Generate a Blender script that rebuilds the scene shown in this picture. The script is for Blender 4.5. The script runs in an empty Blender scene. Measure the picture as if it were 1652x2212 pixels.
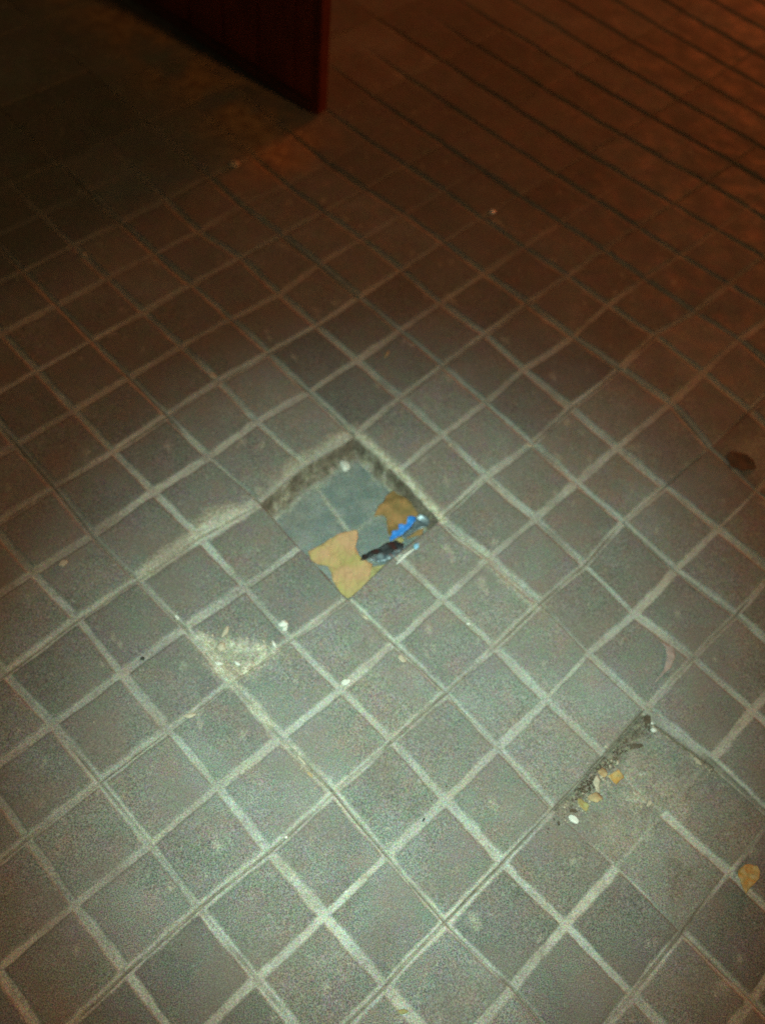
import bpy, bmesh, math, random
import numpy as np
from mathutils import Matrix, Vector, noise

S = bpy.context.scene
COL = S.collection
R = Matrix(((0.9957301, -0.0678505, -0.0625927), (0.0242344, 0.8464081, -0.5319831), (0.0890743, 0.5281947, 0.8444383)))
CAM = Vector((-0.0345000386, -0.890689606, 1.18102329))
FPX = 2036.817                      # focal length for a 1652 px wide frame

# ---------------------------------------------------------------- camera
cd = bpy.data.cameras.new('camera')
cam = bpy.data.objects.new('camera', cd)
COL.objects.link(cam)
cam.matrix_world = Matrix.Translation(CAM) @ R.to_4x4()
cd.sensor_fit = 'HORIZONTAL'
cd.sensor_width = 36
cd.lens = FPX / 1652 * 36
cd.clip_start = 0.02
cd.clip_end = 200
cd.dof.use_dof = True
cd.dof.focus_distance = 1.06
cd.dof.aperture_fstop = 3.5
S.camera = cam
S.render.resolution_x, S.render.resolution_y = 764, 1024
S.view_settings.view_transform = 'Standard'
S.view_settings.look = 'None'
S.view_settings.exposure = 0.0
S.cycles.use_denoising = False

# ---------------------------------------------------------------- night sky
w = bpy.data.worlds.new('World')
S.world = w
w.use_nodes = True
bg = w.node_tree.nodes['Background']
bg.inputs[0].default_value = (0.62, 0.60, 0.34, 1)
bg.inputs[1].default_value = 0.035

# ---------------------------------------------------------------- lamps
def at(x, y, z=0.0):
    """point of the level plane at height z seen at a spot of the photograph"""
    d = R @ Vector(((x - 826) / FPX, -(y - 1106) / FPX, -1))
    t = (z - CAM.z) / d.z
    return CAM + d * t

def spot(name, loc, target, power, color, angle, blend, radius):
    l = bpy.data.lights.new(name, 'SPOT')
    l.energy = power; l.color = color; l.spot_size = math.radians(angle); l.spot_blend = blend
    l.shadow_soft_size = radius
    o = bpy.data.objects.new(name, l)
    COL.objects.link(o)
    o.location = loc
    o.rotation_euler = (Vector(target) - Vector(loc)).to_track_quat('-Z', 'Y').to_euler()
    return o
# the torch of the hand-held phone, just beside its lens
spot('torch', CAM + R @ Vector((-0.012, 0.010, 0.0)), at(860, 1510), 108, (0.66, 0.97, 0.88), 50, 1.0, 0.004)
# added wide warm fill beside the torch, lifts the ground outside its pool
spot('warm_fill', CAM + R @ Vector((-0.010, 0.012, 0.0)), at(850, 1700), 24, (1.0, 0.80, 0.54), 88, 1.0, 0.004)
# red glow from an unseen source off to the far right
spot('red_glow', (3.6, 4.9, 1.45), (0.6, 1.0, 0), 500, (1.0, 0.15, 0.025), 80, 1.0, 0.8)
# added amber fill lamp, high up behind the camera's right, warms everything
spot('amber_fill', (3.4, -1.6, 4.2), (0.0, 0.80, 0), 165, (1.0, 0.44, 0.13), 50, 1.0, 0.15)

# ---------------------------------------------------------------- helpers
def nd(nt, kind, **kw):
    n = nt.nodes.new(kind)
    for k, v in kw.items():
        setattr(n, k, v)
    return n

def mat(name, base=(0.5, 0.5, 0.5), rough=0.8, var=0.25, scale=60, alt=None, bump=0.0, bump_scale=200, spec=0.3, metal=0.0, trans=0.0, grain=0.0, vein=0):
    m = bpy.data.materials.new(name); m.use_nodes = True
    nt = m.node_tree; b = nt.nodes['Principled BSDF']
    tc = nd(nt, 'ShaderNodeTexCoord')
    n1 = nd(nt, 'ShaderNodeTexNoise'); n1.inputs['Scale'].default_value = scale; n1.inputs['Detail'].default_value = 5
    nt.links.new(tc.outputs['Object'], n1.inputs['Vector'])
    mx = nd(nt, 'ShaderNodeMix', data_type='RGBA')
    a = alt or tuple(c * (1 - var) for c in base)
    rp = nd(nt, 'ShaderNodeMapRange'); rp.inputs[1].default_value = 0.35; rp.inputs[2].default_value = 0.65
    nt.links.new(n1.outputs['Fac'], rp.inputs[0])
    nt.links.new(rp.outputs[0], mx.inputs[0])
    mx.inputs[6].default_value = (*a, 1); mx.inputs[7].default_value = (*base, 1)
    out = mx.outputs[2]
    if vein:
        vo = nd(nt, 'ShaderNodeTexVoronoi', feature='DISTANCE_TO_EDGE'); vo.inputs['Scale'].default_value = vein; vo.inputs['Randomness'].default_value = .8
        mp = nd(nt, 'ShaderNodeMapping'); mp.inputs['Scale'].default_value = (1, .35, 1); mp.inputs['Rotation'].default_value = (0, 0, .7)
        nt.links.new(tc.outputs['Object'], mp.inputs[0]); nt.links.new(mp.outputs[0], vo.inputs['Vector'])
        r5 = nd(nt, 'ShaderNodeMapRange'); r5.inputs[1].default_value = .0; r5.inputs[2].default_value = .09; r5.inputs[3].default_value = .28; r5.inputs[4].default_value = 0
        nt.links.new(vo.outputs['Distance'], r5.inputs[0])
        m5 = nd(nt, 'ShaderNodeMix', data_type='RGBA'); nt.links.new(r5.outputs[0], m5.inputs[0]); nt.links.new(out, m5.inputs[6]); m5.inputs[7].default_value = (base[0] * .45, base[1] * .42, base[2] * .4, 1); out = m5.outputs[2]
    if grain:
        n3 = nd(nt, 'ShaderNodeTexNoise'); n3.inputs['Scale'].default_value = 900; n3.inputs['Detail'].default_value = 1
        nt.links.new(tc.outputs['Object'], n3.inputs['Vector'])
        m3 = nd(nt, 'ShaderNodeMix', data_type='RGBA', blend_type='OVERLAY'); m3.inputs[0].default_value = grain
        nt.links.new(out, m3.inputs[6]); nt.links.new(n3.outputs['Color'], m3.inputs[7]); out = m3.outputs[2]
    nt.links.new(out, b.inputs['Base Color'])
    b.inputs['Roughness'].default_value = rough
    b.inputs['Specular IOR Level'].default_value = spec
    b.inputs['Metallic'].default_value = metal
    if trans: b.inputs['Transmission Weight'].default_value = trans
    if bump:
        n2 = nd(nt, 'ShaderNodeTexNoise'); n2.inputs['Scale'].default_value = bump_scale; n2.inputs['Detail'].default_value = 3
        nt.links.new(tc.outputs['Object'], n2.inputs['Vector'])
        bp = nd(nt, 'ShaderNodeBump'); bp.inputs['Strength'].default_value = bump; bp.inputs['Distance'].default_value = 0.002
        nt.links.new(n2.outputs['Fac'], bp.inputs['Height']); nt.links.new(bp.outputs[0], b.inputs['Normal'])
    return m

def obj(name, bm, m, parent=None, smooth=True):
    me = bpy.data.meshes.new(name); bm.to_mesh(me); bm.free()
    if smooth:
        for p in me.polygons: p.use_smooth = True
    me.materials.append(m)
    o = bpy.data.objects.new(name, me); COL.objects.link(o)
    if parent: o.parent = parent
    return o

def tag(o, label=None, cat=None, group=None, kind=None):
    if label: o['label'] = label
    if cat: o['category'] = cat
    if group: o['group'] = group
    if kind: o['kind'] = kind
    return o

# ---------------------------------------------------------------- pavement: one height field of embossed cement tiles
K = 0.1 * math.sqrt(0.5)
def world(u, v):
    return (u - v) * K, -(u + v) * K

rng = np.random.RandomState(7)
_T = rng.rand(256, 256)
def vn(x, y, seed=0):
    x = x + seed * 17.31; y = y + seed * 7.77
    xi = np.floor(x).astype(int); yi = np.floor(y).astype(int)
    fx = x - xi; fy = y - yi
    fx = fx * fx * (3 - 2 * fx); fy = fy * fy * (3 - 2 * fy)
    a = _T[xi & 255, yi & 255]; b = _T[(xi + 1) & 255, yi & 255]
    c = _T[xi & 255, (yi + 1) & 255]; d = _T[(xi + 1) & 255, (yi + 1) & 255]
    return (a * (1 - fx) + b * fx) * (1 - fy) + (c * (1 - fx) + d * fx) * fy
def fbm(x, y, seed=0, n=4):
    s = 0; a = 0.5; t = 0
    for k in range(n):
        s = s + a * vn(x * 2 ** k, y * 2 ** k, seed + k); t += a; a *= 0.55
    return s / t * 2 - 1
def sst(a, b, x):
    t = np.clip((x - a) / (b - a), 0, 1); return t * t * (3 - 2 * t)

NODES = [(0, 0, 0.117, 0.008), (2, 0, 0.063, 0.11), (0, 2, 0.117, -0.077), (2, 2, 0.14, 0.027), (3, 0, -0.011, 0.023), (4, 0, -0.017, -0.012), (0, -1, 0.024, -0.063), (1, -1, -0.008, -0.042), (2, -1, -0.011, 0.002), (3, -1, -0.004, -0.021), (4, -1, 0.0, 0.027), (2, -2, 0.033, -0.036), (2, -3, -0.034, -0.058), (4, 2, 0.023, -0.041), (4, 3, 0.004, -0.027), (4, 4, -0.004, -0.03), (3, 4, 0.041, 0.0), (0, 4, -0.002, 0.021), (0, 3, 0.008, -0.04), (1, 4, 0.005, -0.033), (1, 3, 0.071, -0.018), (2, 3, 0.086, 0.025), (3, 3, 0.055, -0.001), (6, 4, 0.004, 0.02), (6, 3, 0.012, 0.014), (6, 2, 0.011, 0.051), (6, 1, 0.009, 0.017), (6, 0, -0.011, 0.091), (7, 3, -0.0, -0.016), (7, 4, 0.009, -0.056), (8, 3, 0.019, -0.023), (7, 0, 0.027, -0.022), (8, 2, 0.025, -0.0), (5, 0, -0.056, 0.079), (5, -1, 0.005, 0.094), (6, -1, -0.02, 0.008), (5, -2, -0.027, 0.043), (4, -2, -0.086, -0.009), (3, -2, -0.018, -0.014), (5, -3, -0.037, -0.046), (4, -3, -0.052, -0.024), (3, -3, -0.036, -0.023), (1, -3, -0.09, -0.082), (6, -2, 0.003, -0.048), (-1, 1, -0.065, 0.008), (-1, 3, -0.032, -0.01), (-2, 3, 0.008, 0.008), (-2, 2, -0.038, -0.002), (-2, 1, -0.079, -0.043), (-2, 0, -0.026, -0.031), (-3, 3, 0.002, 0.017), (0, 5, -0.02, -0.049), (0, 6, 0.026, 0.097), (-1, 4, 0.024, 0.074), (-1, 5, -0.012, 0.022), (-3, 0, 0.027, -0.024), (-4, 0, -0.009, -0.007), (-3, -1, 0.084, -0.033), (-4, -1, -0.023, -0.073), (-3, -2, -0.042, -0.043), (-5, -1, 0.028, 0.1), (-5, -2, -0.017, 0.065), (-5, -3, 0.035, 0.058), (4, 5, 0.007, 0.01), (4, 6, -0.065, 0.004), (4, 7, -0.067, -0.003), (2, 5, 0.0, -0.02), (2, 6, -0.018, 0.008), (2, 7, -0.031, -0.0), (3, 5, -0.014, -0.016), (3, 6, -0.005, -0.004), (3, 7, -0.046, 0.027), (1, -4, -0.016, -0.318), (1, -5, -0.117, -0.392), (0, -5, -0.055, -0.366), (-1, -5, -0.04, -0.264), (-2, -5, -0.075, -0.239), (0, -6, -0.049, -0.432), (1, -6, -0.107, -0.452), (2, -6, 0.028, -0.502), (3, -6, -0.111, -0.608), (2, -4, -0.039, -0.401), (3, -4, 0.002, -0.493), (2, -5, -0.135, -0.478), (3, -5, -0.049, -0.453), (-1, -3, -0.027, -0.053), (3, -7, 0, -0.699), (2, -8, 0, -0.743), (1, -9, 0, -0.688)]
U0, U1, V0, V1 = -17, 13, -20, 12
nu, nv = U1 - U0 + 1, V1 - V0 + 1
WX = np.zeros((nu, nv)); WY = np.zeros((nu, nv))
NA = np.array(NODES, float)
for i in range(nu):
    for j in range(nv):
        d2 = (NA[:, 0] - (i + U0)) ** 2 + (NA[:, 1] - (j + V0)) ** 2
        wt = 1 / (d2 + 0.04) ** 1.6
        WX[i, j] = (wt * NA[:, 2]).sum() / wt.sum(); WY[i, j] = (wt * NA[:, 3]).sum() / wt.sum()
def bil(G, u, v):
    x = np.clip(u - U0, 0, nu - 1.001); y = np.clip(v - V0, 0, nv - 1.001)
    i = x.astype(int); j = y.astype(int); fx = x - i; fy = y - j
    return (G[i, j] * (1 - fx) + G[i + 1, j] * fx) * (1 - fy) + (G[i, j + 1] * (1 - fx) + G[i + 1, j + 1] * fx) * fy

# how wide and how full of pale dirt each groove segment is
SW = 0.80 + 0.40 * rng.rand(nu, nv)     # along u, from (i,j) to (i+1,j)
TW = 0.80 + 0.40 * rng.rand(nu, nv)     # along v, from (i,j) to (i,j+1)
def s_(i, j, f): SW[i - U0, j - V0] = f
def t_(i, j, f): TW[i - U0, j - V0] = f
for i, j, f in ((-1, 1, .8), (-1, 2, .45), (2, 0, 1.45), (4, 0, .35), (3, 0, 1.3), (6, 1, .12), (7, 1, 1.0), (4, -1, .6), (4, -4, .7), (5, -4, .6), (-1, 4, .8),
                (6, 2, .22), (7, 2, .3), (8, 2, 1.1), (0, 2, .12), (1, 2, .12), (0, 0, .9), (1, 0, 1.2), (2, 4, 1.4), (3, 4, 1.3), (6, 4, .7), (5, 4, .8), (7, 4, .6)): s_(i, j, f)
for i, j, f in ((2, 0, .12), (2, 1, .12), (0, 0, 1.4), (0, 1, 1.2), (0, 2, 1.9), (0, 3, 1.6), (5, 0, .6), (7, 0, .12), (7, 1, .14), (6, 0, .6), (6, 1, .55), (4, -4, .35), (4, -5, .2),
                (5, -4, .4), (8, 0, .5), (8, 1, .5), (6, -4, .3), (2, 4, .9)): t_(i, j, f)

def fields(u, v):
    """height (m) and the dirt / soil / mortar masks at tile coordinates u, v"""
    # wobble the lines a little
    wu = u + 0.012 * fbm(u * 2.1, v * 2.1, 3, 2); wv = v + 0.012 * fbm(u * 2.1, v * 2.1, 9, 2)
    ru = np.round(wu).astype(int); rv = np.round(wv).astype(int)
    du = np.abs(wu - ru); dv = np.abs(wv - rv)
    fu = np.floor(u).astype(int); fv = np.floor(v).astype(int)
    ws = SW[np.clip(fu - U0, 0, nu - 1), np.clip(rv - V0, 0, nv - 1)]
    wt = TW[np.clip(ru - U0, 0, nu - 1), np.clip(fv - V0, 0, nv - 1)]
    rag = 1 + 0.35 * fbm(u * 5, v * 5, 21, 4)
    hw = 0.068
    gs = (1 - sst(0.55, 1.12, dv / (hw * np.maximum(ws, .4) * rag))) * np.clip(ws * 2.2, 0, 1)
    gt = (1 - sst(0.55, 1.12, du / (hw * np.maximum(wt, .4) * rag))) * np.clip(wt * 2.2, 0, 1)
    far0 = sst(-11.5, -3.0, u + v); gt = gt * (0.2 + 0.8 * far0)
    g = np.maximum(gs, gt)
    fill = sst(-0.75, 0.15, fbm(u * 1.7, v * 1.7, 33, 3))         # how much dirt lies in the groove
    h = -0.0032 * g * (1 - 0.25 * fill)
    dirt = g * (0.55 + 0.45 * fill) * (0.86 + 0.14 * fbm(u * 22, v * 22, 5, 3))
    far = sst(-11.5, -1.0, u + v) * (0.15 + 0.85 * sst(-8.5, -5.0, u))                                  # pale groove colour fades far off, painting in the torch's falloff and blur
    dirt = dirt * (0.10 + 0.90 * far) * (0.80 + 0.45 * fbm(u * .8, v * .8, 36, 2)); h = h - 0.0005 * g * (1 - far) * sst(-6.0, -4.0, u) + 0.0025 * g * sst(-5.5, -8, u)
    # tile joints: a narrow slit in the middle of every second groove
    eu = np.abs(((wu + 1) % 2) - 1); ev = np.abs(((wv + 1) % 2) - 1)
    sn1 = sst(-0.45, 0.25, fbm(u * 1.3, v * 1.3, 41, 3)); sn2 = sst(-0.45, 0.25, fbm(u * 1.3, v * 1.3, 47, 3))
    slit = np.maximum((1 - sst(0.008, 0.022, eu)) * sn1, (1 - sst(0.008, 0.022, ev)) * sn2)
    h = h - 0.003 * slit
    soil = 0.8 * slit
    # every tile sits a touch higher or lower, and tilted
    I = np.floor(wu / 2).astype(int); J = np.floor(wv / 2).astype(int)
    h0 = (_T[I & 255, J & 255] - 0.5) * 0.0022
    tu = (_T[(I + 50) & 255, J & 255] - 0.5) * 0.0016; tv = (_T[I & 255, (J + 50) & 255] - 0.5) * 0.0016
    h = h + h0 + tu * ((wu / 2 - I) * 2 - 1) + tv * ((wv / 2 - J) * 2 - 1)
    h = h + 0.0006 * fbm(u * 3, v * 3, 60, 3) + 0.00022 * fbm(u * 24, v * 24, 61, 2)
    pale = 0 * h
    # the tile that has sunk along its upper left side
    sk = (wu > 6) & (wu < 8) & (wv > 0) & (wv < 2)
    d = np.where(sk, -0.014 * (1 - (wu - 6) / 2) - 0.003 * (1 - (wv) / 2), 0)
    h = h + d
    band = np.exp(-((wu - 6.10) / 0.13) ** 2) * sst(-.1, .1, wv) * sst(2.1, 1.9, wv) * (wu > 5.985) * (0.75 + 0.5 * fbm(u * 7, v * 7, 71, 3))
    band = np.maximum(band, 0.8 * np.exp(-((wv - 0.07) / 0.07) ** 2) * (wu > 6) * (wu < 7.1) * (wv > 0.0))
    soil = np.maximum(soil, np.clip(band * 1.1, 0, 1)); dirt = dirt * (1 - np.clip(band, 0, 1)); h = h + 0.003 * np.clip(band, 0, 1) * (wu > 6)
    # dusty veil over the middle of the sunken tile
    veil = np.exp(-(((u - 6.75) / 0.55) ** 2 + ((v - 1.0) / 0.8) ** 2))
    pale = np.maximum(pale, 0.36 * veil * (0.6 + 1.2 * fbm(u * 4, v * 4, 72, 4)))
    soil = np.maximum(soil, .55 * sst(.15, .5, fbm(u * 3.3, v * 3.3, 77, 4)) * sk)
    # worn pale slab on the right
    veil = sst(1.15, .5, np.abs(u - 5.0)) * sst(1.1, .5, np.abs(v + 5.0))
    pale = np.maximum(pale, 0.42 * veil * (0.8 + 0.7 * fbm(u * 3, v * 3, 73, 3)))
    # mortar smears by the hole's left corner
    for (cu, cv, au, av, k) in ((-0.12, 2.55, .17, .46, .62), (-0.06, 3.5, .12, .5, .5), (-.14, .95, .10, .55, .5), (2.9, -.02, .5, .10, .35), (3.4, .10, .6, .07, .45), (-.1, .25, .12, .3, .6)):
        q = np.sqrt(((u - cu) / au) ** 2 + ((v - cv) / av) ** 2) + 0.75 * fbm(u * 5, v * 5, 74, 4)
        pt = sst(1.35, .5, q) * k
        pale = np.maximum(pale, pt * .8); h = h + 0.0022 * pt
    # broken corner of a pad: a shallow crater with a pale crumbling rim
    a_ = np.array([1.08, 3.80]); b_ = np.array([1.93, 3.12]); c_ = np.array([1.98, 3.98])
    cu, cv = 1.66, 3.66
    r = np.maximum(np.maximum((2.03 - 0) * 0 + (u - 1.97) * 1.9, (v - 3.97) * 1.9), ((1.62 - u) * .75 + (3.60 - v) * .85) * 2.1)
    r = r + 0.17 * fbm(u * 5, v * 5, 81, 4)
    inside = sst(0.08, -0.12, r) * (u > 1.0) * (v > 2.95)
    rim = np.exp(-((r + 0.03) / 0.19) ** 2) * (u > 0.98) * (v > 2.9) * (u < 2.25) * (v < 4.25) * sst(-.75, .2, fbm(u * 9, v * 9, 82, 3))
    h = h - 0.006 * inside; dirt = dirt * (1 - .8 * inside)
    soil = np.maximum(soil, .30 * inside); pale = np.maximum(pale, .35 * inside); pale = np.maximum(pale, np.clip(rim, 0, 1) * .95)
    h = h + 0.0012 * rim * (fbm(u * 16, v * 16, 83, 3))
    # crumbs of old mortar along the seam below it
    q = np.exp(-((u - 3.0) / 1.1) ** 2) * np.exp(-((v - 4.0) / .06) ** 2) * sst(-.2, .5, fbm(u * 9, v * 9, 84, 3))
    pale = np.maximum(pale, q)
    # small chips and stains everywhere
    chip = sst(0.56, 0.66, fbm(u * 4.5, v * 4.5, 90, 3)); pale = np.maximum(pale, 0.35 * chip * (1 - g))
    # ---- the missing tile
    e = 0.020 * fbm(u * 3.5, v * 3.5, 95, 3)
    m_in = np.minimum(np.minimum(u, 2 - u), np.minimum(v, 2 - v)) + e
    hole = m_in > 0.0
    wall = sst(0.0, 0.05, m_in)
    # soil heaped against the far sides
    fu_ = np.minimum(u * 1.1, v * 1.9) + 0.10 * fbm(u * 2.6, v * 2.6, 96, 4)
    fu_ = fu_ + .04 * fbm(u * 9, v * 9, 98, 3)
    heap = np.exp(-np.maximum(fu_, 0) / 0.09)
    bed = -0.036 + 0.018 * heap + 0.0010 * fbm(u * 5, v * 5, 97, 4)
    # imprint of the old tile in the mortar bed
    tt = v - 0.95 - (u - .1) * .16
    ln = np.exp(-(tt / 0.035) ** 2) * (u > .2) * (u < 1.25)
    ln = np.maximum(ln * .8, .5 * np.exp(-((u - 1.22) / 0.04) ** 2) * (v > .1) * (v < 1.1))
    ln = np.maximum(ln, .8 * np.exp(-((fu_ - 0.24) / 0.03) ** 2))
    bed = bed - 0.0012 * ln
    h = np.where(hole, h * (1 - wall) + bed * wall, h)
    so_bed = np.clip(sst(0.26, 0.16, fu_) * 1.0, 0, 1)
    so_wall = wall * (1 - sst(.05, .14, m_in)) * 1.0
    soil = np.where(hole, np.maximum(so_bed, so_wall), soil)
    pale = np.where(hole, np.maximum(.60 * ln * (1 - .5 * so_bed), so_bed * .45 * sst(.12, .45, fbm(u * 7, v * 7, 99, 4))), pale); dirt = np.where(hole, 0, dirt)
    # the paler lip along the hole's upper right edge
    lip = np.exp(-((v + 0.050) / 0.062) ** 2) * (u > -.02) * (u < 2.1) * (~hole)
    pale = np.maximum(pale, 1.0 * lip); h = h - 0.002 * lip * (~hole)
    bedm = np.where(hole, sst(.05, .12, m_in), 0)
    return h, dirt, soil, pale, bedm

off = [0, .008, .018, .03, .042, .055, .068, .082, .1, .125, .16, .21, .27, .34, .42]
offs = np.array(off + [0.5] + [1 - o for o in off[:0:-1]])
Us = np.concatenate([k + offs for k in range(U0 + 1, U1)]); Vs = np.concatenate([k + offs for k in range(V0 + 1, V1)])
UU, VV = np.meshgrid(Us, Vs, indexing='ij')
H, DI, SO, PA, BE = fields(UU, VV)
GU = UU + bil(WX, UU, VV); GV = VV + bil(WY, UU, VV)
X, Y = world(GU, GV)
nU, nV = UU.shape
me = bpy.data.meshes.new('pavement')
co = np.stack([X, Y, H], -1).reshape(-1, 3)
idx = np.arange(nU * nV).reshape(nU, nV)
fc = np.stack([idx[:-1, :-1], idx[:-1, 1:], idx[1:, 1:], idx[1:, :-1]], -1).reshape(-1, 4)
me.vertices.add(len(co)); me.vertices.foreach_set('co', co.ravel())
me.loops.add(fc.size); me.loops.foreach_set('vertex_index', fc.ravel())
me.polygons.add(len(fc)); me.polygons.foreach_set('loop_start', np.arange(0, fc.size, 4)); me.polygons.foreach_set('loop_total', np.full(len(fc), 4))
me.polygons.foreach_set('use_smooth', np.ones(len(fc), bool))
me.update(); me.validate()
at_ = me.color_attributes.new('zones', 'FLOAT_COLOR', 'POINT')
at_.data.foreach_set('color', np.stack([DI, SO, PA, BE], -1).reshape(-1).astype(np.float32))
pav = bpy.data.objects.new('pavement', me); COL.objects.link(pav); tag(pav, kind='structure')
if me.polygons[0].normal.z < 0: me.flip_normals()

def ground_height(x, y):
    """height of the pavement under a world point"""
    a = x / K; b = -y / K
    u = (a + b) / 2; v = (b - a) / 2
    uu, vv = np.array([u]), np.array([v])
    for _ in range(6):
        uu = u - bil(WX, uu, vv); vv = v - bil(WY, uu, vv)
    return float(fields(uu, vv)[0][0])

m = bpy.data.materials.new('cement_tile'); m.use_nodes = True
nt = m.node_tree; b = nt.nodes['Principled BSDF']; L = nt.links.new
tc = nd(nt, 'ShaderNodeTexCoord'); P = tc.outputs['Object']
def noi(scale, detail=4, rough=.55, vec=P):
    n = nd(nt, 'ShaderNodeTexNoise'); n.inputs['Scale'].default_value = scale; n.inputs['Detail'].default_value = detail
    n.inputs['Roughness'].default_value = rough; L(vec, n.inputs['Vector']); return n
def rng_(src, a, b_, c=0, d=1):
    r = nd(nt, 'ShaderNodeMapRange'); r.inputs[1].default_value = a; r.inputs[2].default_value = b_; r.inputs[3].default_value = c; r.inputs[4].default_value = d
    L(src, r.inputs[0]); return r.outputs[0]
def mixc(fac, a, b_, mode='MIX'):
    x = nd(nt, 'ShaderNodeMix', data_type='RGBA', blend_type=mode)
    for s, i in ((fac, 0), (a, 6), (b_, 7)):
        if hasattr(s, 'is_linked') or hasattr(s, 'links'): L(s, x.inputs[i])
        elif i == 0: x.inputs[0].default_value = s
        else: x.inputs[i].default_value = (*s, 1)
    return x.outputs[2]
at1 = nd(nt, 'ShaderNodeAttribute', attribute_name='zones')
sp = nd(nt, 'ShaderNodeSeparateColor'); L(at1.outputs['Color'], sp.inputs[0])
dirt, soil, pale, bedm = sp.outputs[0], sp.outputs[1], sp.outputs[2], at1.outputs['Alpha']
c = mixc(rng_(noi(9).outputs['Fac'], .38, .62), (.124, .122, .112), (.162, .168, .152))
c = mixc(rng_(noi(4.2, 5, .6).outputs['Fac'], .42, .62, 0, .75), c, (.150, .128, .098))     # large brown grime blotches
c = mixc(rng_(noi(6.1, 5, .6).outputs['Fac'], .50, .66, 0, .55), c, (.190, .212, .190))     # worn paler patches
c = mixc(rng_(noi(38, 5).outputs['Fac'], .42, .62, 0, .5), c, (.118, .160, .120))      # algae
c = mixc(rng_(noi(27, 5).outputs['Fac'], .50, .68, 0, .5), c, (.190, .140, .112))
c = mixc(rng_(noi(17, 5).outputs['Fac'], .52, .68, 0, .4), c, (.150, .135, .160))       # rust-brown dirt
c = mixc(rng_(noi(150, 4).outputs['Fac'], .58, .72, 0, .45), c, (.27, .27, .24))        # dusty flecks
at2 = nd(nt, 'ShaderNodeAttribute', attribute_name='tone')
sp2 = nd(nt, 'ShaderNodeSeparateColor'); L(at2.outputs['Color'], sp2.inputs[0])
hv = nd(nt, 'ShaderNodeHueSaturation'); L(sp2.outputs[0], hv.inputs['Value']); L(c, hv.inputs['Color']); c = hv.outputs[0]
gd = mixc(rng_(noi(14, 4).outputs['Fac'], .4, .62), (.38, .37, .30), (.40, .43, .38))
gd = mixc(rng_(noi(120, 5, .7).outputs['Fac'], .52, .7, 0, .6), gd, (.15, .13, .10))
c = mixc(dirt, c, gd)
bc = mixc(rng_(noi(30, 5).outputs['Fac'], .4, .6), (.13, .165, .155), (.18, .21, .19))
c = mixc(bedm, c, bc)
sc_ = mixc(rng_(noi(90, 5, .7).outputs['Fac'], .4, .62), (.095, .082, .058), (.195, .170, .125))
c = mixc(soil, c, sc_)
c = mixc(pale, c, mixc(rng_(noi(170, 4, .7).outputs['Fac'], .4, .62), (.30, .28, .19), (.55, .54, .43)))
g1 = noi(720, 1.5, .6)
fg = nd(nt, 'ShaderNodeMapRange'); L(dirt, fg.inputs[0]); fg.inputs[3].default_value = .58; fg.inputs[4].default_value = .34
c = mixc(fg.outputs[0], c, rng_(g1.outputs['Fac'], .33, .67), 'OVERLAY')
g2 = noi(430, 1.0, .6)
hs = nd(nt, 'ShaderNodeHueSaturation'); hs.inputs['Saturation'].default_value = 1.2; L(g2.outputs['Color'], hs.inputs['Color'])
c = mixc(.42, c, hs.outputs[0], 'OVERLAY')
c = mixc(sp2.outputs[1], c, mixc(rng_(noi(40, 5).outputs['Fac'], .4, .6), (.26, .14, .065), (.42, .25, .12)))   # rusty dirt by the panel
c = mixc(rng_(noi(11, 4).outputs['Fac'], .50, .64, 0, .35), c, (.17, .14, .115))
L(c, b.inputs['Base Color'])
L(rng_(noi(22, 4).outputs['Fac'], .35, .65, .62, .9), b.inputs['Roughness'])
b.inputs['Specular IOR Level'].default_value = .35
bp = nd(nt, 'ShaderNodeBump'); bp.inputs['Strength'].default_value = .55; bp.inputs['Distance'].default_value = .0012
L(noi(420, 4, .7).outputs['Fac'], bp.inputs['Height']); L(bp.outputs[0], b.inputs['Normal'])
me.materials.append(m)
TN = 0.80 + 0.40 * _T[(np.floor(UU / 2).astype(int) + 9) & 255, (np.floor(VV / 2).astype(int) + 31) & 255] + 0.10 * (_T[(np.floor(UU).astype(int) + 99) & 255, (np.floor(VV).astype(int) + 131) & 255] - .5)
RU = sst(-4.9, -5.6, UU) * np.exp(-((VV + 3.55) / .95) ** 2) * sst(-.7, .2, fbm(UU * 1.6, VV * 1.6, 111, 4)) * .9
a2 = me.color_attributes.new('tone', 'FLOAT_COLOR', 'POINT')
a2.data.foreach_set('color', np.stack([TN, RU, 0 * TN, 0 * TN + 1], -1).reshape(-1).astype(np.float32))

# the ground going on beyond the tiles that were modelled
bm = bmesh.new()
bmesh.ops.create_grid(bm, x_segments=2, y_segments=2, size=60)
for v_ in bm.verts: v_.co.z = -0.06
tag(obj('ground', bm, mat('ground_cement', (.11, .10, .09), .9, .3, 3, bump=.3)), kind='structure')
# ---------------------------------------------------------------- dark red panel standing behind
def box(bm, c, ax, ay, az, hx, hy, hz):
    vs = []
    for sz in (-1, 1):
        for sx, sy in ((-1, -1), (1, -1), (1, 1), (-1, 1)):
            vs.append(bm.verts.new(Vector(c) + ax * hx * sx + ay * hy * sy + az * hz * sz))
    for f in ((3, 2, 1, 0), (4, 5, 6, 7), (0, 1, 5, 4), (1, 2, 6, 5), (2, 3, 7, 6), (3, 0, 4, 7)):
        bm.faces.new([vs[i] for i in f])
p0 = at(688, 252); p1 = at(330, 24)
ax = (p1 - p0).normalized(); az = Vector((0, 0, 1)); ay = az.cross(ax).normalized()
if ay.y < 0: ay = -ay
maroon = mat('maroon_paint', (.34, .055, .022), .55, .35, 18, bump=.25, bump_scale=60, spec=.4, grain=.5)
dark = mat('dark_rubber', (.20, .06, .03), .8, .3, 30)
e = bpy.data.objects.new('metal_panel', None); COL.objects.link(e); e.location = (p0.x, p0.y, 0)
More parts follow.
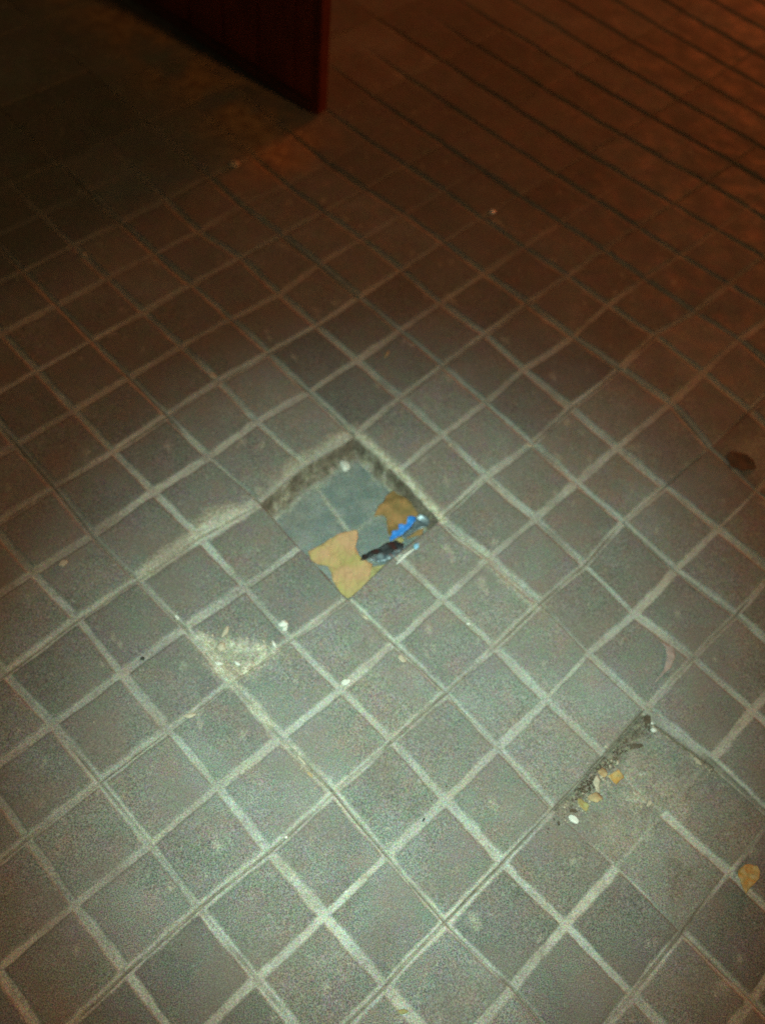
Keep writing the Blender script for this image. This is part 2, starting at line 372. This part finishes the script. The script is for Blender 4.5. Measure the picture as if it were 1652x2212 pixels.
tag(e, 'dark maroon upright panel standing on the pavement, its vertical edge ending in the open', 'panel')
def part(name, bm, mt):
    o = obj(name, bm, mt, e, False); o.matrix_parent_inverse = Matrix.Translation((-p0.x, -p0.y, 0)); return o
bm = bmesh.new(); Lp = 1.5
box(bm, p0 + ax * (Lp / 2 + .022) + ay * .012 + az * .50, ax, ay, az, Lp / 2, .008, .48)
for k in range(14):                                    # pressed ribs
    box(bm, p0 + ax * (.08 + k * .1) + ay * .002 + az * .50, ax, ay, az, .012, .003, .47)
part('sheet', bm, maroon)
bm = bmesh.new()
box(bm, p0 + ax * .011 + ay * .012 + az * .505, ax, ay, az, .011, .013, .50)
bmesh.ops.bevel(bm, geom=bm.edges[:], offset=.002, segments=2, affect='EDGES')
part('edge_post', bm, mat('post_paint', (.22, .04, .018), .5, .3, 20))
bm = bmesh.new()
box(bm, p0 + ax * (Lp / 2 + .022) + ay * .010 + az * .012, ax, ay, az, Lp / 2, .014, .010)
part('bottom_rail', bm, dark)

# ---------------------------------------------------------------- flat litter: leaves, wrappers
def sheet(name, pts, z, m, amp=.003, freq=40, thick=.0004, seed=0, tilt=(0, 0), cuts=3, parent=None, rough=0.0, fold=None):
    """thin crumpled sheet whose outline is laid out on the level plane at height z"""
    P3 = [at(x, y, z) for x, y in pts]
    c = sum(P3, Vector()) / len(P3)
    bm = bmesh.new()
    # ragged outline
    ring = []
    rnd = random.Random(seed)
    for k in range(len(P3)):
        a, b_ = P3[k], P3[(k + 1) % len(P3)]
        n = max(1, int((b_ - a).length / .004))
        for t in range(n):
            q = a.lerp(b_, t / n)
            if t and rough: q = q + Vector((rnd.uniform(-1, 1), rnd.uniform(-1, 1), 0)) * rough
            ring.append(q)
    f = bm.faces.new([bm.verts.new(q - c) for q in ring])
    bmesh.ops.triangulate(bm, faces=[f])
    for _ in range(cuts):
        es = [e_ for e_ in bm.edges if e_.calc_length() > .0035]
        if es: bmesh.ops.subdivide_edges(bm, edges=es, cuts=1)
        bmesh.ops.triangulate(bm, faces=bm.faces[:])
    for v_ in bm.verts:
        p = v_.co.copy()
        zz = amp * noise.noise(p * freq + Vector((seed * 3.1, 0, 0))) + amp * .45 * noise.noise(p * freq * 2.7 + Vector((0, seed * 1.7, 0)))
        if fold: zz += fold[2] * abs(math.sin(p.x * fold[0] + p.y * fold[1]))
        v_.co.z += zz + p.x * tilt[0] + p.y * tilt[1]
    bmesh.ops.recalc_face_normals(bm, faces=bm.faces[:])
    bmesh.ops.solidify(bm, geom=bm.faces[:], thickness=thick)
    o = obj(name, bm, m, parent)
    o.location = c
    return o
def Z(pts, ox=600, oy=1000, k=600 / 1652):       # crop pixels -> photograph (1652 px wide)
    return [((ox + x * k) * .85331, (oy + y * k) * .85331) for x, y in pts]

leafm = mat('dry_leaf', (.40, .235, .125), .75, .3, 30, alt=(.30, .26, .09), bump=.8, bump_scale=90, grain=.45, vein=90)
leafo = mat('olive_leaf', (.31, .17, .065), .8, .3, 34, alt=(.15, .115, .04), bump=.5, grain=.45, vein=90)
leafy = mat('yellow_leaf', (.36, .33, .14), .7, .3, 40, bump=.5, grain=.4, vein=90)
orange = mat('orange_leaf', (.42, .23, .06), .55, .3, 90, alt=(.36, .29, .13), bump=.3, grain=.3, vein=90)
brownl = mat('brown_leaf', (.10, .075, .050), .8, .4, 50, bump=.4, grain=.4, vein=90)
tan = mat('tan_fragment', (.42, .32, .17), .75, .4, 70, bump=.4, grain=.3)
cream = mat('cream_seed', (.44, .39, .29), .6, .25, 140, bump=.3)
white = mat('white_stone', (.60, .62, .55), .5, .2, 140, bump=.3)
bead = mat('bead_glint', (.93, .93, .88), .15, .02, 50, spec=1.0)  # near-white base puts the bead's bright glint into its colour
darkst = mat('dark_stone', (.04, .045, .04), .7, .4, 90, bump=.3)
blue = mat('blue_plastic', (.05, .27, .72), .42, .3, 70, alt=(.02, .15, .52), bump=.3, spec=.5)
cyan = mat('pale_blue_film', (.25, .52, .72), .35, .2, 80, spec=.5)
silver = mat('silver_lining', (.22, .28, .30), .38, .4, 120, alt=(.07, .10, .12), metal=.35, bump=.6, bump_scale=150)
black = mat('black_film', (.012, .016, .018), .6, .5, 90, bump=.6, bump_scale=120, spec=.5)


lf = sheet('fallen_leaf', Z([(490, 1100), (600, 1058), (640, 1030), (690, 1008), (760, 990), (830, 985), (838, 1030), (822, 1090), (858, 1160), (905, 1178), (942, 1192), (925, 1262), (918, 1300),
       (890, 1345), (835, 1362), (800, 1385), (775, 1396), (725, 1362), (668, 1290), (655, 1235), (635, 1195), (560, 1178), (515, 1148)]), -.017, leafm, .006, 22, seed=1, rough=.0004, tilt=(.10, .30), fold=(60, 35, .004))
tag(lf, 'large torn ochre leaf lying in the hole of the missing tile, at its lower corner', 'leaf', 'dry leaves in the hole')
lf = sheet('fallen_leaf', Z([(955, 835), (985, 765), (1012, 752), (1038, 700), (1092, 650), (1130, 662), (1150, 688), (1215, 765), (1290, 800), (1250, 850), (1240, 905), (1300, 930), (1290, 985), (1180, 1000), (1080, 1005), (1050, 960), (1045, 880), (1040, 850), (1000, 830)]),
           -.031, leafo, .005, 30, seed=2, rough=.0005, tilt=(.12, .0))
tag(lf, 'orange-brown crumpled leaf under the blue plastic strip in the hole', 'leaf', 'dry leaves in the hole')
lf = sheet('fallen_leaf', Z([(930, 1205), (985, 1190), (1082, 1178), (1078, 1225), (1010, 1270), (950, 1318), (898, 1352), (888, 1340), (915, 1300)]), -.012, leafy, .003, 40, seed=3, rough=.0006, tilt=(0, .1))
tag(lf, 'narrow yellow-green leaf piece against the lower right edge of the hole', 'leaf', 'dry leaves in the hole')

def BZ(pts): return Z(pts, 900, 1200, 230 / 1652)
bw = bpy.data.objects.new('plastic_wrapper', None); COL.objects.link(bw); bw.location = at(870, 1150, -.03)
tag(bw, 'torn zigzag strip of bright blue plastic in the hole near its right corner', 'wrapper')
def sub(parent, o, ):
    o.parent = parent; o.location = o.location - parent.location; return o
sub(bw, sheet('blue_film', BZ([(625, 1225), (615, 1160), (655, 1110), (665, 1045), (740, 1035), (782, 1015), (780, 925), (840, 915), (895, 935), (930, 905), (940, 800), (985, 762), (1085, 775), (1092, 850), (1050, 900), (1000, 975), (930, 1030), (850, 1110), (770, 1150), (700, 1190)]),
      -.017, blue, .0025, 55, seed=4, rough=.0002, fold=(160, -160, .002)))
sub(bw, sheet('silver_lining', BZ([(1092, 790), (1170, 745), (1260, 770), (1320, 820), (1345, 900), (1270, 985), (1150, 1010), (1040, 1090), (920, 1170), (800, 1180), (780, 1150), (855, 1105), (935, 1025), (1005, 970), (1055, 895)]),
      -.021, silver, .003, 60, seed=5, rough=.0003, fold=(120, 160, .002)))
kw = bpy.data.objects.new('foil_wrapper', None); COL.objects.link(kw); kw.location = at(850, 1195, -.03)
tag(kw, 'crumpled black and silver wrapper with a pale blue tip, below the blue strip', 'wrapper')
sub(kw, sheet('black_film', BZ([(85, 1585), (115, 1480), (190, 1450), (310, 1385), (420, 1345), (560, 1265), (640, 1225), (750, 1200), (800, 1250), (880, 1290), (850, 1370), (700, 1400), (620, 1460), (520, 1470), (440, 1440), (330, 1490), (230, 1530), (170, 1580)]),
      -.008, black, .003, 45, seed=6, rough=.0003, fold=(110, 80, .002)))
sub(kw, sheet('silver_lining', BZ([(225, 1545), (340, 1490), (450, 1440), (560, 1470), (640, 1440), (720, 1395), (840, 1360), (900, 1310), (1040, 1290), (1060, 1360), (960, 1450), (870, 1540), (740, 1635), (620, 1560), (480, 1600), (300, 1580)]),
      -.006, silver, .003, 60, seed=7, rough=.0003, fold=(120, 60, .002)))
sub(kw, sheet('pale_rim', BZ([(735, 1640), (790, 1560), (880, 1450), (1000, 1385), (1060, 1350), (1075, 1370), (1010, 1420), (920, 1500), (830, 1580), (750, 1645)]),
      +.003, white, .001, 60, seed=8, cuts=2))
sub(kw, sheet('blue_tip', BZ([(1062, 1290), (1085, 1255), (1145, 1225), (1160, 1270), (1140, 1340), (1090, 1380), (1060, 1350)]), +.004, cyan, .003, 90, seed=9, cuts=2))
lf = sheet('leaf_fragment', Z([(1105, 1000), (1150, 985), (1165, 1015), (1130, 1038), (1108, 1030)]), -.018, leafy, .002, 60, seed=12, rough=.0003)
tag(lf, 'tiny yellowish leaf scrap between the blue strip and the black wrapper', 'leaf scrap')

# ---------------------------------------------------------------- pebbles, seeds, chips
def grain(name, x, y, L_, W_, m, label, cat, ang=0, z=None, hgt=None, seed=0, kind='pebble', group=None):
    """x, y where it lies in the photograph; L_, W_ its length and width in photograph pixels; ang its direction there"""
    p = at(x, y, 0 if z is None else z)
    a = math.radians(ang)
    q1 = at(x + math.cos(a) * L_ / 2, y - math.sin(a) * L_ / 2, p.z); q2 = at(x - math.sin(a) * W_ / 2, y - math.cos(a) * W_ / 2, p.z)
    d1 = q1 - p; l = d1.length; w_ = (q2 - p).length; w_ = min(w_, l)
    hz = hgt or w_ * .7
    if z is None: p.z = ground_height(p.x, p.y)
    bm = bmesh.new(); bmesh.ops.create_icosphere(bm, subdivisions=3, radius=1)
    for v_ in bm.verts:
        n = 1 + (.22 if kind == 'pebble' else .10) * noise.noise(v_.co * 1.5 + Vector((seed * 5.3, 0, 0))) * 1.5
        c = v_.co * n
        if kind == 'seed':
            tp = 1 - .55 * abs(c.x) ** 2.2; c.y *= tp; c.z *= tp; c.y += .15 * c.x * c.x
        if kind == 'chip':
            c.z = max(-.5, min(.5, c.z)); c.x = c.x * (1 + .2 * noise.noise(c * 3 + Vector((seed, 1, 1)))); c.y = c.y * (1 + .4 * noise.noise(c * 2 + Vector((1, seed, 1))))
        v_.co = Vector((c.x * l, c.y * w_, c.z * hz))
    o = obj(name, bm, m)
    o.location = (p.x, p.y, p.z + hz * .55)
    o.rotation_euler = (0, 0, math.atan2(d1.y, d1.x))
    return tag(o, label, cat, group)
G = 'pale grains lying on the tiles'
D = [
 ('pebble', 745, 1009, 26, 17, white, 'oval white pebble at the top of the hole, against its far wall', 'pebble', -65, -.022, 'pebble'),
 ('pebble', 872, 1427, 13, 7, cream, 'cream chip on the groove just below right of the hole', 'stone chip', -30, None, 'chip'),
 ('pebble', 789, 1331, 17, 9, cream, 'cream pebble on the seam right below the lower corner of the hole', 'pebble', -30, None, 'pebble'),
 ('pebble', 612, 1350, 22, 13, white, 'white lump on the groove crossing left below the hole', 'pebble', 10, None, 'pebble'),
 ('pebble', 616, 1358, 14, 11, white, 'smaller white crumb touching the white lump on the groove crossing', 'pebble', 70, None, 'pebble'),
 ('glass_bead', 1065, 456, 13, 10, bead, 'tiny bright white bead in the reddish far part of the pavement', 'bead', -30, None, 'pebble'),
 ('seed_husk', 505, 356, 30, 15, cream, 'pale oval husk lying in the dark far left pavement', 'seed husk', 20, None, 'seed'),
 ('seed_husk', 180, 548, 22, 8, cream, 'faint cream husk at the dim far left edge, on a groove', 'seed husk', -15, None, 'seed'),
 ('pebble', 458, 811, 20, 10, cream, 'cream chip on the groove upper left of the hole', 'stone chip', -25, None, 'chip'),
 ('pebble', 137, 1218, 22, 12, cream, 'cream chip alone in the middle of a pad at the left', 'stone chip', 30, None, 'chip'),
 ('seed_husk', 487, 1366, 30, 11, cream, 'long cream husk standing out above the broken pad', 'seed husk', 62, None, 'seed'),
 ('pebble', 477, 1396, 22, 19, cream, 'round cream crumb at the upper left rim of the broken pad', 'stone chip', 0, None, 'pebble'),
 ('seed_husk', 512, 1431, 16, 8, white, 'small white husk inside the broken pad', 'seed husk', -35, None, 'seed'),
 ('seed_husk', 472, 1432, 20, 9, white, 'white husk on the left rim of the broken pad', 'seed husk', -10, None, 'seed'),
 ('seed_husk', 592, 1393, 18, 7, white, 'narrow white husk at the right tip of the broken pad', 'seed husk', -60, None, 'seed'),
 ('seed_husk', 410, 1545, 32, 11, cream, 'long pale husk across the groove left below the broken pad', 'seed husk', 6, None, 'seed'),
 ('pebble', 747, 1474, 22, 12, white, 'white crumb on the groove right of the broken pad', 'stone chip', 30, None, 'chip'),
 ('pebble', 867, 1424, 20, 10, cream, 'yellowish chip beside the cream chip below the hole', 'stone chip', -50, None, 'chip'),
 ('pebble', 651, 1640, 26, 9, cream, 'cream splinter in the seam below the broken pad', 'stone chip', -50, None, 'chip'),
 ('pebble', 669, 1672, 16, 7, tan, 'reddish chip in the seam below the cream splinter', 'stone chip', -40, None, 'chip'),
 ('pebble', 1012, 1346, 8, 6, white, 'tiny white dot of stone on the groove right of the hole', 'pebble', 0, None, 'pebble'),
 ('pebble', 835, 766, 20, 6, tan, 'thin tan twig-like chip beyond the hole', 'stone chip', 60, None, 'seed'),
 ('pebble', 1143, 960, 20, 6, cream, 'pale chip on a groove crossing right of the hole', 'stone chip', -8, None, 'chip'),
 ('pebble', 972, 960, 8, 6, cream, 'small cream pebble at the crossing above the right corner of the hole', 'pebble', 0, None, 'pebble'),
 ('pebble', 382, 1333, 14, 6, white, 'white sliver on the groove left of the broken pad', 'stone chip', -45, None, 'chip'),
 ('pebble', 307, 1421, 9, 8, darkst, 'dark pebble on the groove at the left', 'pebble', 0, None, 'pebble'),
 ('pebble', 915, 1771, 10, 4, darkst, 'dark sliver on a groove in the lower middle', 'pebble', 60, None, 'seed'),
 ('pebble', 748, 1926, 7, 5, white, 'tiny white pebble on a groove near the bottom', 'pebble', 0, None, 'pebble'),
 ('pebble', 618, 1807, 7, 6, white, 'tiny white pebble on the groove below the seam splinters', 'pebble', 0, None, 'pebble'),
 ('pebble', 870, 2186, 22, 11, leafy, 'yellowish pebble at the bottom edge of the picture', 'pebble', 5, None, 'pebble'),
 ('pebble', 1238, 1771, 26, 14, white, 'white chip at the lower end of the leaf litter by the sunken tile', 'stone chip', -35, -.010, 'chip'),
 ('pebble', 1411, 1578, 13, 9, white, 'white crumb at the top corner of the sunken tile', 'pebble', -10, -.012, 'pebble'),
 ('pebble', 1408, 1563, 7, 6, white, 'smallest white crumb at the top corner of the sunken tile', 'pebble', -10, -.012, 'pebble'),
 ('pebble', 1407, 1732, 16, 9, cream, 'cream chip in the middle of the sunken tile', 'stone chip', 60, None, 'chip'),
 ('pebble', 1512, 1640, 24, 8, cream, 'cream splinter on the far edge of the sunken tile', 'stone chip', -42, None, 'chip'),
 ('pebble', 1000, 1300, 1, 1, None, '', '', 0, None, ''),
]
for k, (nm, x, y, l_, w_, mm, lab, ct, an, z, kd) in enumerate(D):
    if mm is None: continue
    grain(nm if kd != 'chip' else 'stone_chip', x, y, l_, w_, mm, lab, ct, an, z, seed=k, kind=kd, group=G if mm in (white, cream) else None)

# orange leaf at the right
lf = sheet('fallen_leaf', [(1597, 1878), (1606, 1870), (1620, 1867), (1633, 1872), (1640, 1884), (1637, 1900), (1626, 1913), (1619, 1922), (1613, 1931), (1608, 1922), (1600, 1908), (1594, 1892)], .006, orange, .006, 60, seed=21, rough=.0004, tilt=(.25, .1))
tag(lf, 'small curled orange leaf by the right edge of the picture', 'leaf')
lf = sheet('fallen_leaf', [(1568, 985), (1580, 974), (1612, 980), (1630, 998), (1634, 1012), (1605, 1018), (1578, 1008)], .0025, brownl, .002, 60, seed=22, rough=.0005)
tag(lf, 'dark brown flat leaf scrap at the right, far beyond the sunken tile', 'leaf')
# curved pale peel
pts = []
arc = [(1425, 1385, 1), (1446, 1398, 9), (1450, 1420, 11), (1443, 1443, 8), (1428, 1460, 3), (1415, 1474, 1)]
for x, y, w2 in arc: pts.append((x + w2 * .8, y))
for x, y, w2 in reversed(arc): pts.append((x - w2, y - 1))
lf = sheet('dry_peel', pts, .003, mat('pink_peel', (.34, .27, .24), .7, .3, 80, grain=.4), .002, 50, seed=23, cuts=2)
tag(lf, 'curved pinkish dry peel on a pad above the sunken tile', 'peel')

# leaf fragments packed against the sunken tile's upper edge
LF = 'leaf fragments caught along the sunken tile'
frs = [(1330, 1680, 34, 26, orange, 'yellow-tan leaf fragment, uppermost big one along the sunken tile'),
       (1302, 1668, 20, 26, tan, 'reddish tan leaf fragment beside the yellow-tan one'),
       (1290, 1692, 22, 34, cream, 'pale upright leaf fragment in the middle of the litter by the sunken tile'),
       (1285, 1722, 36, 24, tan, 'brown leaf fragment under the pale upright one'),
       (1258, 1738, 32, 30, leafy, 'greenish cream leaf fragment low in the litter by the sunken tile'),
       (1236, 1752, 24, 14, brownl, 'brown leaf fragment at the lower end of the litter'),
       (1372, 1612, 30, 14, brownl, 'brown leaf fragment near the top corner of the sunken tile'),
       (1396, 1556, 20, 26, brownl, 'dark reddish scrap in the top corner of the sunken tile')]
for k, (x, y, w2, h2, mm, lab) in enumerate(frs):
    rnd = random.Random(k + 40); n = 9; ph = rnd.random() * 6
    pts = [(x + math.cos(2 * math.pi * i / n + ph) * w2 / 2 * rnd.uniform(.5, 1.25), y - math.sin(2 * math.pi * i / n + ph) * h2 / 2 * rnd.uniform(.5, 1.25)) for i in range(n)]
    tag(sheet('leaf_fragment', pts, -.007 + .001 * (k % 3), mm, .004, 70, seed=50 + k, rough=.0006, cuts=2, tilt=(rnd.uniform(-.3, .3), rnd.uniform(-.3, .3))), lab, 'leaf fragment', LF)

# fine grit that nobody could count
def grit(name, spots, m, label, seed):
    rnd = random.Random(seed); bm = bmesh.new()
    for (x, y, sx, sy, ang, n, s0, s1) in spots:
        a = math.radians(ang)
        for _ in range(n):
            p, q = rnd.gauss(0, 1) * sx, rnd.gauss(0, 1) * sy
            w0 = at(x + p * math.cos(a) + q * math.sin(a), y - p * math.sin(a) + q * math.cos(a))
            if abs(w0.x) > 1.6 or abs(w0.y) > 1.6: continue
            r = rnd.uniform(s0, s1) * (1 if rnd.random() < .85 else 1.8)
            M = Matrix.Translation((w0.x, w0.y, ground_height(w0.x, w0.y) + r * .3)) @ Matrix.Rotation(rnd.random() * 6, 4, 'Z') @ Matrix.Diagonal((r * rnd.uniform(.8, 1.8), r, r * .6, 1))
            bmesh.ops.create_icosphere(bm, subdivisions=1, radius=1, matrix=M)
    return tag(obj(name, bm, m), label, 'grit', None, 'stuff')
grit('grit', [(500, 1430, 34, 26, -30, 110, .0004, .0011), (560, 1395, 30, 12, -25, 60, .0004, .0010), (480, 1440, 8, 34, 40, 70, .0004, .0011), (640, 1640, 50, 6, -48, 50, .0004, .0011),
              (1420, 1600, 14, 10, -40, 10, .0005, .0011), (1290, 1700, 60, 10, 48, 60, .0005, .0014), (1520, 1645, 40, 5, -42, 30, .0005, .0012), (826, 1300, 420, 420, 0, 200, .0003, .0007)], cream,
     'pale crumbs and grit sprinkled over the broken pad and along the seams', 3)
grit('soil_crumbs', [(1298, 1665, 60, 7, 48, 260, .0004, .0013), (1400, 1570, 12, 10, 0, 50, .0005, .0012), (826, 1400, 450, 400, 0, 80, .0003, .0007)], brownl,
     'dark soil crumbs along the sunken tile and the hole', 4)
